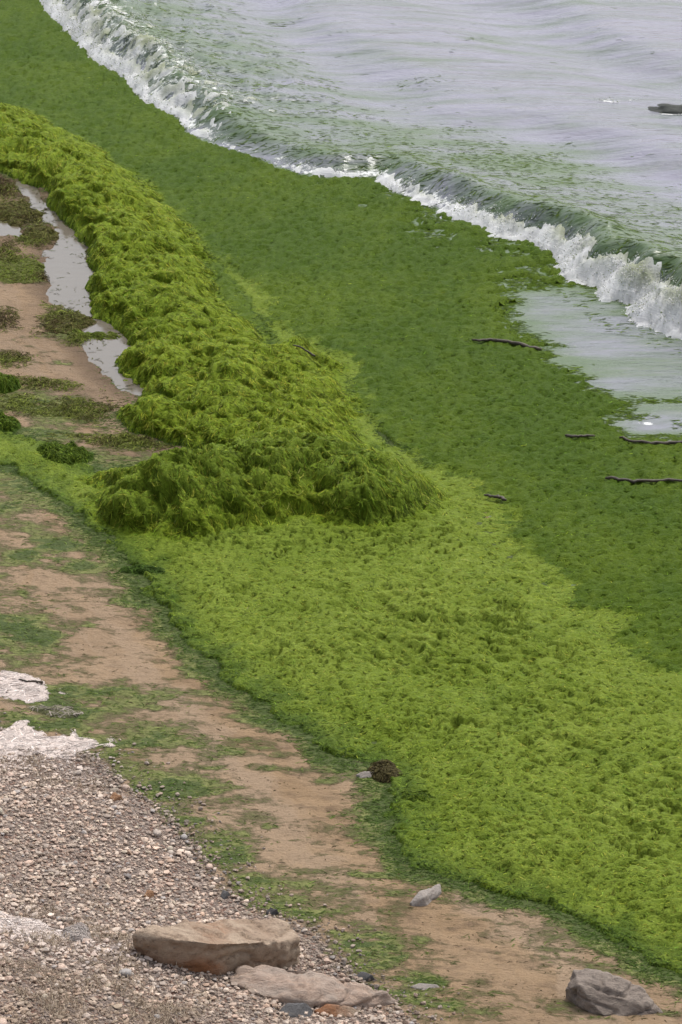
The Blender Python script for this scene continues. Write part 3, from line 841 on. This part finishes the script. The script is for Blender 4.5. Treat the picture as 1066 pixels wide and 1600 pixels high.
v, f, c = blobs(C, rad, rng.uniform(.5, 1, n), fc_, .25, OV, OF)
o = new_mesh('foam_spray', v, f, m_fo, {'col': c})
tag(o, 'flecks of white spray thrown up along the breaking wave', 'foam', kind='stuff')

# ------------------------------------------------------------------ pebbles of the shingle bank
PAL = np.array([[.40, .33, .27], [.36, .28, .225], [.46, .39, .33], [.30, .26, .23], [.43, .32, .26], [.24, .205, .18], [.50, .44, .38], [.33, .23, .17], [.26, .26, .265], [.38, .34, .27]])
PAL = 1.28 * (.72 * PAL + .28 * np.array([.37, .30, .24]))
PNAME = ['beige', 'tan', 'cream', 'grey brown', 'pinkish', 'dark brown', 'off white', 'rust brown', 'blue grey', 'sandy yellow']
fsh = fmean(D_sh)
edge = np.exp(-((fsh - 0.05) / 0.12) ** 2)
def sh_pick(n, wt=None):
    return pick((fsh > -0.04) & visible & (yy[Q[:, 0] // NT] < 31), n, wt)
n = 46000
P, ch = sh_pick(n)
rad = np.clip(rng.lognormal(math.log(.0112), .42, n), .005, .034)
P2, ch2 = pick((fsh < .02) & (fsh > -.6) & visible & (lab == 0) & (yy[Q[:, 0] // NT] < 31), 2600, np.exp(fsh / .13))
P, ch, n = np.concatenate([P, P2]), np.concatenate([ch, ch2]), n + 2600
rad = np.concatenate([rad, np.clip(rng.lognormal(math.log(.0085), .45, 2600), .004, .022)])
gzp = hz_g(P[:, 0], P[:, 1])
C = np.stack([P[:, 0], P[:, 1], gzp + rad * .25 + rng.random(n) ** 2 * .012], 1)
ci = rng.choice(10, n, p=[.17, .14, .14, .12, .11, .08, .08, .06, .04, .06])
cols = PAL[ci] * np.array([1.0, .96, .93]) * rng.lognormal(0, .09, n)[:, None]
cols[-2600:] *= .62
bw = np.max([np.exp(-(((P[:, 0] - a_[0]) / .7) ** 2 + ((P[:, 1] - a_[1]) / .45) ** 2)) for a_ in (at_beach(40, 1600, ground_z), at_beach(230, 1600, ground_z))], 0)
ww = np.max([np.exp(-(((P[:, 0] - a_[0]) / ex_) ** 2 + ((P[:, 1] - a_[1]) / ey_) ** 2)) for a_, ex_, ey_ in ((at_beach(20, 1185, ground_z), .75, .55), (at_beach(10, 1455, ground_z), .6, .4), (at_beach(180, 1490, ground_z), .3, .25))], 0)
cols = lerp(cols, np.array([.66, .57, .52]), .8 * ww * (rng.random(n) < .75))
cols = lerp(cols, np.array([.22, .155, .10]), .75 * bw * (rng.random(n) < .85))
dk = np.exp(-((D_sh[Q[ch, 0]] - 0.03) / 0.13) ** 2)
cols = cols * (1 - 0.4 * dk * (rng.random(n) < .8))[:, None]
IV0, IF0 = IV, IF
bm = bmesh.new(); bmesh.ops.create_icosphere(bm, subdivisions=1, radius=1.0)
sm = rad < .0135
qs = rng.uniform(.35, .7, n)
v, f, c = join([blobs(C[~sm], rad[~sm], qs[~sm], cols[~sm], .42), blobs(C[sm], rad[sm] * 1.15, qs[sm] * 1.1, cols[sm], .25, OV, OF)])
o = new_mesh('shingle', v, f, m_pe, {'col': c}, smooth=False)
tag(o, 'countless small beige and grey pebbles covering the bank', 'shingle', kind='stuff')
bm.free()

JV, JF = ico(2)
pmesh = []
for k in range(30):
    sh_ = rng.uniform(0, 100, 3)
    v = JV.copy()
    ax = np.array([1, rng.uniform(.65, .95), rng.uniform(.45, .75)])
    for _ in range(5):                      # knock facets off
        d = rng.normal(size=3); d /= np.linalg.norm(d)
        h = v @ d
        cut = rng.uniform(.6, .85)
        v = v - np.outer(np.maximum(h - cut, 0) * .9, d)
    v = v * ax
    me = bpy.data.meshes.new('pebble')
    me.from_pydata(v.tolist(), [], JF.tolist())
    me.polygons.foreach_set('use_smooth', np.full(len(JF), True))
    colr = PAL[k % 10] * rng.uniform(.8, 1.2)
    aa = me.attributes.new('col', 'FLOAT_COLOR', 'POINT')
    aa.data.foreach_set('color', np.tile(np.append(colr, 1).astype(np.float32), len(v)))
    me.materials.append(m_pe)
    pmesh.append(me)
BLK = at_beach(340, 1490, ground_z)
P, ch = sh_pick(290, 0.6 + 2.5 * edge)
for k in range(290):
    m_i = int(rng.integers(30))
    r_ = float(np.clip(rng.lognormal(math.log(.027), .28), .018, .055))
    o = bpy.data.objects.new('pebble', pmesh[m_i])
    o.location = (P[k, 0], P[k, 1], float(hz_g(P[k:k + 1, 0], P[k:k + 1, 1])[0]) + r_ * .3)
    o.scale = (r_, r_, r_)
    o.rotation_euler = (rng.uniform(-.35, .35), rng.uniform(-.35, .35), rng.uniform(0, 6.28))
    COL.objects.link(o)
    dx_, dy_, de_ = P[k, 0] - BLK[0], P[k, 1] - BLK[1], D_sh[Q[ch[k], 0]]
    nm = PNAME[m_i % 10]
    if abs(dx_) < .8 and abs(dy_) < .6:
        wh = 'lying close beside the big tan block'
    elif de_ < .18:
        wh = 'at the shingle edge ' + ('above the big tan block' if dy_ > 0 else 'below the big tan block')
    elif dy_ > 2.2:
        wh = 'on the upper bank under the bleached weed sheets'
    elif dy_ > .6:
        wh = 'on the open bank above the big tan block'
    else:
        wh = 'on the bank at the lower left corner'
    tag(o, f'larger {nm} pebble {wh}', 'pebble', f'larger {nm} pebbles {wh}')

# ------------------------------------------------------------------ rocks
def rock(name, pts, matl, label, amp_=0.012, L=0.04, crack=None, drop=0.14, freq=4.0, fine=.35):
    """pts: corners seen at (px, py), each h metres above the ground under it"""
    bm = bmesh.new()
    P = []
    for px, py, h in pts:
        x, y, z = gpt(px, py, h)
        P.append(Vector((x, y, z)))
    cx = sum((q for q in P), Vector()) / len(P)
    for q in list(P):
        P.append(Vector((q.x + (cx.x - q.x) * .05, q.y + (cx.y - q.y) * .05 + 0.02, gz(q.x, q.y) - drop)))
    org = Vector((cx.x, cx.y, gz(cx.x, cx.y)))
    for q in P:
        bm.verts.new(q - org)
    r = bmesh.ops.convex_hull(bm, input=bm.verts)
    junk = [e for e in r.get('geom_interior', []) if isinstance(e, bmesh.types.BMVert)]
    if junk:
        bmesh.ops.delete(bm, geom=junk, context='VERTS')
    bmesh.ops.delete(bm, geom=[q for q in bm.verts if not q.link_faces], context='VERTS')
    bmesh.ops.triangulate(bm, faces=bm.faces)
    for _ in range(9):
        es = [e for e in bm.edges if e.calc_length() > L]
        if not es:
            break
        bmesh.ops.subdivide_edges(bm, edges=es, cuts=1)
        bmesh.ops.triangulate(bm, faces=bm.faces)
    bmesh.ops.smooth_vert(bm, verts=bm.verts, factor=.5, use_axis_x=True, use_axis_y=True, use_axis_z=True)
    bm.normal_update()
    seed = Vector((hash(label) % 97 if False else len(label) * 3.1, 7.7, 1.3))
    mv = []
    for q in bm.verts:
        c = q.co + seed
        d = mnoise.noise(c * freq) * amp_ * 2 + (abs(mnoise.noise(c * freq * 2.7)) - .25) * amp_ * 1.6 + mnoise.noise(c * freq * 8) * amp_ * fine
        d -= amp_ * 1.4 * max(0, 1 - abs(mnoise.noise(Vector((c.x * 1.2, c.y * 1.2, c.z * 6)) * 1.6)) / .06)
        mv.append(d)
    if crack:
        ck = [Vector(gpt(*q)) - org for q in crack]
        for i, q in enumerate(bm.verts):
            best = 9
            for a_, b_ in zip(ck, ck[1:]):
                ab = b_ - a_
                s = max(0, min(1, (q.co - a_).dot(ab) / ab.length_squared))
                best = min(best, (q.co - a_ - ab * s).length)
            mv[i] -= 0.06 * max(0, 1 - best / 0.03)
    for q, d in zip(bm.verts, mv):
        q.co += q.normal * d
    me = bpy.data.meshes.new(name)
    bm.to_mesh(me)
    bm.free()
    me.polygons.foreach_set('use_smooth', np.full(len(me.polygons), True))
    me.materials.append(matl)
    o = bpy.data.objects.new(name, me)
    o.location = org
    COL.objects.link(o)
    tag(o, label, 'rock')
    return o

zb = gz(*gpt(345, 1520)[:2])
m_block = rock_mat('tan_block_stone', (.29, .205, .14), (.40, .305, .22), (.17, .115, .075), (.29, .125, .052), zb + .03, zb + .3)
m_pink = rock_mat('pinkish_slab_stone', (.40, .285, .215), (.34, .27, .22), (.45, .35, .28))
m_grey = rock_mat('grey_boulder_stone', (.225, .18, .148), (.30, .245, .20), (.13, .105, .085))
m_pale = rock_mat('pale_stone', (.36, .31, .27), (.42, .37, .33), (.26, .22, .19))
m_slate = rock_mat('dark_slate_stone', (.11, .105, .105), (.15, .145, .145), (.08, .075, .075))
m_orng = rock_mat('orange_stone', (.38, .19, .09), (.42, .24, .13), (.25, .12, .06))

rock('rock', [(210, 1462, .14), (214, 1474, .02), (240, 1449, .2), (330, 1440, .22), (392, 1434, .22), (444, 1441, .21), (466, 1468, .19), (471, 1508, .0),
              (345, 1522, .0), (290, 1511, .0), (338, 1474, .26), (250, 1466, .2), (430, 1472, .22)], m_block,
     'big tan block of rock with an orange stained underside, lying on the shingle', .019, .032)
rock('rock', [(356, 1532, .02), (372, 1511, .07), (420, 1507, .13), (478, 1512, .16), (530, 1534, .13), (608, 1552, .07), (622, 1566, 0), (590, 1574, 0), (540, 1572, .03),
              (500, 1566, .05), (440, 1562, .03), (400, 1552, .02), (470, 1545, .1)], m_pink, 'pinkish low slab in front of the big tan block', .022, .032)
rock('rock', [(880, 1546, .07), (896, 1514, .18), (918, 1513, .19), (970, 1527, .16), (1004, 1549, .08), (1036, 1582, .0), (1000, 1587, .0), (945, 1590, .0), (915, 1578, .01),
              (884, 1556, .01), (905, 1540, .16), (960, 1556, .12)], m_grey, 'cracked grey boulder on bare sand near the bottom right corner', .014, .02,
     crack=[(897, 1556, .06), (905, 1543, .13), (935, 1546, .13), (975, 1556, .1)])
rock('rock', [(640, 1410, .02), (655, 1392, .07), (688, 1380, .05), (690, 1392, .02), (668, 1416, .0), (645, 1417, 0), (662, 1402, .07)], m_pale,
     'small pale pointed stone on sand just below the seaweed mat edge', .006, .02)
rock('rock', [(556, 1210, .02), (570, 1204, .04), (592, 1206, .03), (590, 1216, 0), (562, 1216, 0)], m_pale, 'small pale stone beside the brown seaweed tuft at the mat edge', .005, .02)
rock('rock', [(434, 1578, .02), (450, 1566, .07), (478, 1566, .07), (491, 1578, .03), (484, 1590, 0), (445, 1590, 0)], m_slate, 'dark slate stone just below the pinkish slab', .006, .02)
rock('rock', [(492, 1580, .01), (510, 1570, .05), (548, 1572, .05), (562, 1580, .02), (548, 1590, 0), (505, 1588, 0)], m_block, 'flat brown stone right of the dark slate stone', .006, .02)
rock('rock', [(640, 1541, .01), (655, 1535, .02), (684, 1537, .02), (690, 1543, 0), (660, 1548, 0)], m_pale, 'flat pale stone half sunk in green film on the sand', .004, .02)
rock('rock', [(225, 1400, .02), (230, 1390, .05), (240, 1391, .05), (242, 1402, .0), (230, 1405, 0)], m_orng, 'small orange stone alone on the open shingle above the block', .004, .015)
rock('rock', [(344, 1400, .02), (348, 1390, .05), (358, 1392, .05), (361, 1402, .0), (350, 1406, 0)], m_slate, 'small dark stone at the shingle edge above the big block', .004, .015)
rock('rock', [(556, 1524, .02), (566, 1516, .05), (582, 1522, .05), (588, 1531, .0), (566, 1534, 0)], m_slate, 'grey stone at the shingle edge above the pinkish slab tip', .004, .015)
rock('rock', [(415, 1425, .02), (422, 1416, .05), (434, 1420, .05), (438, 1428, .0), (420, 1431, 0)], m_slate, 'dark stone at the shingle edge behind the big block', .004, .015)
rock('rock', [(172, 1246, .02), (178, 1238, .05), (190, 1243, .04), (193, 1250, .0), (176, 1252, 0)], m_orng, 'reddish stone near the top edge of the shingle', .004, .015)

m_searock = rock_mat('wet_sea_rock', (.035, .04, .035), (.055, .06, .05), (.025, .028, .025))
# sea rock awash beyond the breaker
def sea_rock():
    bm = bmesh.new()
    bmesh.ops.create_icosphere(bm, subdivisions=4, radius=1)
    q = at(1048, 176)
    for w_ in bm.verts:
        c = w_.co.copy()
        d = 1 + .35 * mnoise.noise(c * 1.8) + .12 * mnoise.noise(c * 6)
        w_.co = Vector((c.x * .34 * d, c.y * .3 * d, c.z * .12 * d - .055))
    me = bpy.data.meshes.new('rock')
    bm.to_mesh(me); bm.free()
    me.polygons.foreach_set('use_smooth', np.full(len(me.polygons), True))
    me.materials.append(m_searock)
    o = bpy.data.objects.new('rock', me)
    o.location = (q[0], q[1], float(wz(q[:1], q[1:])[0]))
    o.rotation_euler = (0, 0, -.3)
    COL.objects.link(o)
    tag(o, 'dark wet rock awash in the sea beyond the breaker', 'rock')
sea_rock()

# ------------------------------------------------------------------ driftwood
def stick(pts, r, label, zf, lift=.016, stub=True):
    K = 16
    pts = np.array([[*at(px, py, 0.03)] for px, py in pts])
    s = np.linspace(0, len(pts) - 1, K)
    cx, cy = np.interp(s, range(len(pts)), pts[:, 0]), np.interp(s, range(len(pts)), pts[:, 1])
    cx = cx + rng.normal(0, .005, K); LL = math.hypot(cx[-1] - cx[0], cy[-1] - cy[0]); cy = cy + rng.normal(0, .018, K) * min(1, LL / .6) + .06 * min(1, LL) * np.sin(np.linspace(0, 5, K) + len(label))
    cz = zf(cx, cy)
    cz = np.convolve(np.pad(cz, 3, 'edge'), np.ones(7) / 7, 'valid') + lift
    bm = bmesh.new()
    rings = []
    for i in range(K):
        j0, j1 = max(i - 1, 0), min(i + 1, K - 1)
        d = Vector((cx[j1] - cx[j0], cy[j1] - cy[j0], cz[j1] - cz[j0])).normalized()
        n1 = d.cross(Vector((0, 0, 1))).normalized()
        n2 = n1.cross(d)
        rr_ = r * .9 * (.55 + .45 * i / (K - 1)) * rng.uniform(.85, 1.15) * (.6 if i in (0, K - 1) else 1)
        rings.append([bm.verts.new(Vector((cx[i], cy[i], cz[i])) + (n1 * math.cos(a_) + n2 * math.sin(a_)) * rr_) for a_ in np.linspace(0, 2 * math.pi, 8, endpoint=False)])
    for r0, r1 in zip(rings, rings[1:]):
        for k in range(8):
            bm.faces.new((r0[k], r0[(k + 1) % 8], r1[(k + 1) % 8], r1[k]))
    bm.faces.new(rings[0]); bm.faces.new(rings[-1][::-1])
    bmesh.ops.recalc_face_normals(bm, faces=bm.faces)
    me = bpy.data.meshes.new('driftwood')
    org = Vector((cx[K // 2], cy[K // 2], cz[K // 2]))
    bmesh.ops.translate(bm, verts=bm.verts, vec=-org)
    bm.to_mesh(me); bm.free()
    me.polygons.foreach_set('use_smooth', np.full(len(me.polygons), True))
    me.materials.append(m_wood)
    o = bpy.data.objects.new('driftwood', me)
    o.location = org
    COL.objects.link(o)
    tag(o, label, 'driftwood')
stick([(738, 533), (780, 538), (846, 544)], .026, 'dark stick afloat on the green carpet, farthest from the shore', hz_sw)
stick([(930, 686), (884, 684)], .02, 'short dark stick left of the long pole near the right edge', hz_sw)
stick([(968, 688), (1010, 692), (1090, 700)], .024, 'long dark pole below the pale water at the right edge', hz_sw)
stick([(1100, 760), (1000, 754), (946, 748)], .022, 'thin dark pole afloat nearest the thick seaweed mat', hz_sw)
stick([(756, 776), (792, 786)], .022, 'short dark stick at the tip of the seaweed mound', hz_sw, .04)
stick([(458, 577), (492, 578)], .014, 'small brown twig lodged in the top of the seaweed ridge', hz_sw, .03)
stick([(32, 1108), (70, 1114)], .012, 'small brown twig in the bleached weed at the left edge', hz_g, .02)

# ------------------------------------------------------------------ separate clumps of seaweed on the sand
def clump(name, px, py, rx, ry, h, c1, c2, n, label, matl=m_weed, fl=1.1, Lr=(.06, .16), seed=0, cat='seaweed', wr=(.006, .012), rot=0.0, spread=1.0):
    q = at_beach(px, py, ground_z)
    sl_ = math.hypot(q[1], CAM_H)
    ex, ey = rx * sl_ / FPX, ry * sl_ * sl_ / (FPX * CAM_H)
    m = 34
    gx, gy = np.meshgrid(np.linspace(-1.15, 1.15, m), np.linspace(-1.15, 1.15, m))
    gx, gy = gx.ravel(), gy.ravel()
    cr, sr = math.cos(rot), math.sin(rot)
    def hz(x, y):
        lx, ly = x - q[0], y - q[1]
        lx, ly = (lx * cr + ly * sr) / ex * spread, (-lx * sr + ly * cr) / ey * spread
        r = np.hypot(lx, ly) + (.62 if spread == 1 else .95) * fbm(x * 3.2 + seed, y * 2.4, 4, 111 + seed, .6)
        k = np.clip(1 - r * r, -.3, 1)
        return sample(GZ, x, y) + np.where(k > 0, h * np.abs(k) ** fl * (.75 + .5 * fbm(x * 5, y * 4, 2, 113 + seed)) + np.minimum(k, .2) * 5 * h * .8 * (billow(x * 7, y * 5, 2, 112 + seed) - .2), k * .1)
    wx, wy = q[0] + gx * ex * cr - gy * ey * sr, q[1] + gx * ex * sr + gy * ey * cr
    z = hz(wx, wy)
    i2, j2 = np.meshgrid(np.arange(m - 1), np.arange(m - 1), indexing='ij')
    qf = np.stack([i2 * m + j2, i2 * m + j2 + 1, i2 * m + j2 + m + 1, i2 * m + j2 + m], -1).reshape(-1, 4)
    g0 = sample(GZ, wx, wy)
    qf = qf[((z - g0) > -.012)[qf].any(1)]
    parts = [(np.stack([wx, wy, z], 1), qf, lerp(np.repeat(c1[None] * .8, len(wx), 0), c1 * (1.0 if spread == 1 else .55), sstep(-.1, .5, fbm(wx * 4, wy * 5, 4, 181, .7))))]
    rr_ = np.sqrt(rng.random(n)) * (1.0 if spread == 1 else 1.15 + .5 * rng.random(n) ** 3)
    aa = rng.uniform(0, 6.28, n)
    bx, by = rr_ * np.cos(aa) * ex, rr_ * np.sin(aa) * ey
    P = np.stack([q[0] + bx * cr - by * sr, q[1] + bx * sr + by * cr], 1)
    az = np.arctan2(P[:, 1] - q[1], P[:, 0] - q[0]) + rng.normal(0, .8, n)
    v, fc, sid = ribbons(P, az, rng.uniform(*Lr, n), rng.uniform(*wr, n), hz, rng.uniform(0, .03, n) * min(1, h / .12), 4, .9, .8)
    cc = lerp(np.repeat(c1[None] * (1 if spread == 1 else .75), n, 0), c2, rng.random(n)) * rng.lognormal(0, .25, n)[:, None]
    parts.append((v, fc, cc[sid]))
    co, fa, cl = join(parts)
    org = np.array([q[0], q[1], gz(q[0], q[1])])
    o = new_mesh(name, co - org, fa, matl, {'col': cl})
    o.location = org
    tag(o, label, cat)
    return o
CG, CG2 = np.array([.075, .135, .016]), np.array([.15, .21, .02])
CB, CB2 = np.array([.12, .10, .035]), np.array([.15, .165, .04])
CK, CK2 = np.array([.06, .045, .022]), np.array([.13, .11, .045])
clump('seaweed_clump', 98, 716, 42, 17, .13, CG, CG2, 900, 'dark green rounded tuft on sand left of the mound', seed=1)
clump('seaweed_clump', 6, 604, 24, 13, .12, CG, CG2, 400, 'small green tuft on the sand at the left edge, the upper of two', seed=2)
clump('seaweed_clump', 8, 666, 22, 11, .13, CG, CG2, 400, 'small green tuft at the left edge where the film begins', seed=3)
clump('seaweed_clump', 26, 330, 56, 22, .05, CB, CB2, 1400, 'brownish weed heap along the far end of the puddle', seed=4, rot=-.5)
clump('seaweed_clump', 62, 368, 30, 14, .05, CB, CB2, 500, 'brown weed clump between the two parts of the puddle', seed=5)
clump('seaweed_clump', 25, 424, 56, 20, .04, CB2, CG2, 900, 'yellow green weed clump on sand beside the puddle bend', seed=6)
clump('seaweed_clump', 108, 505, 40, 16, .05, CB, CB2, 700, 'brown green weed clump on the bank of the lower puddle', seed=7)
clump('seaweed_clump', 155, 530, 46, 9, .06, CB2, CG2, 600, 'thin tongue of weed lying across the lower puddle', seed=8, rot=-.3)
clump('seaweed_clump', 602, 1208, 26, 17, .07, CK, CK2, 500, 'dark brown seaweed tuft at the corner of the mat', seed=9)
clump('seaweed_clump', 655, 1246, 36, 12, .05, np.array([.05, .09, .012]), CG2, 600, 'dark green hump on the mat just right of the brown tuft', seed=10)
clump('seaweed_clump', 222, 893, 36, 6, .05, C_DARK * .8, C_DARK * 1.4, 400, 'thin dark green wisp beside the upper mat edge', seed=11)

# bleached dry algae sheets on the shingle
W1, W2 = np.array([.88, .76, .69]), np.array([.92, .84, .78])
clump('dried_seaweed', 14, 1076, 100, 32, .02, W1, W2, 1500, 'bleached white weed sheet, the uppermost at the left edge', m_dry, .5, (.08, .22), 21, 'dried seaweed', (.004, .008), 0.0, 1.4)
clump('dried_seaweed', 40, 1160, 140, 38, .022, W1, W2, 2400, 'bleached pinkish white weed sheet along the top of the shingle', m_dry, .5, (.08, .22), 22, 'dried seaweed', (.004, .008), 0.0, 1.4)
clump('dried_seaweed', 20, 1446, 105, 32, .035, W1, W2, 1200, 'bright white weed sheet on the shingle left of the block', m_dry, .5, (.08, .22), 23, 'dried seaweed', (.004, .008), 0.0, 1.4)
clump('dried_seaweed', 118, 1462, 34, 20, .06, W1 * .75, W2 * .8, 350, 'greyish fibrous weed tuft between white sheet and block', m_dry, .6, (.08, .22), 24, 'dried seaweed', (.004, .008), 0.0, 1.4)
clump('dried_seaweed', 84, 1112, 58, 16, .03, np.array([.16, .17, .06]), W1 * .8, 500, 'half bleached green and straw weed tangle at the left', m_dry, .6, (.08, .2), 25, 'dried seaweed', (.005, .009), 0.0, 1.4)
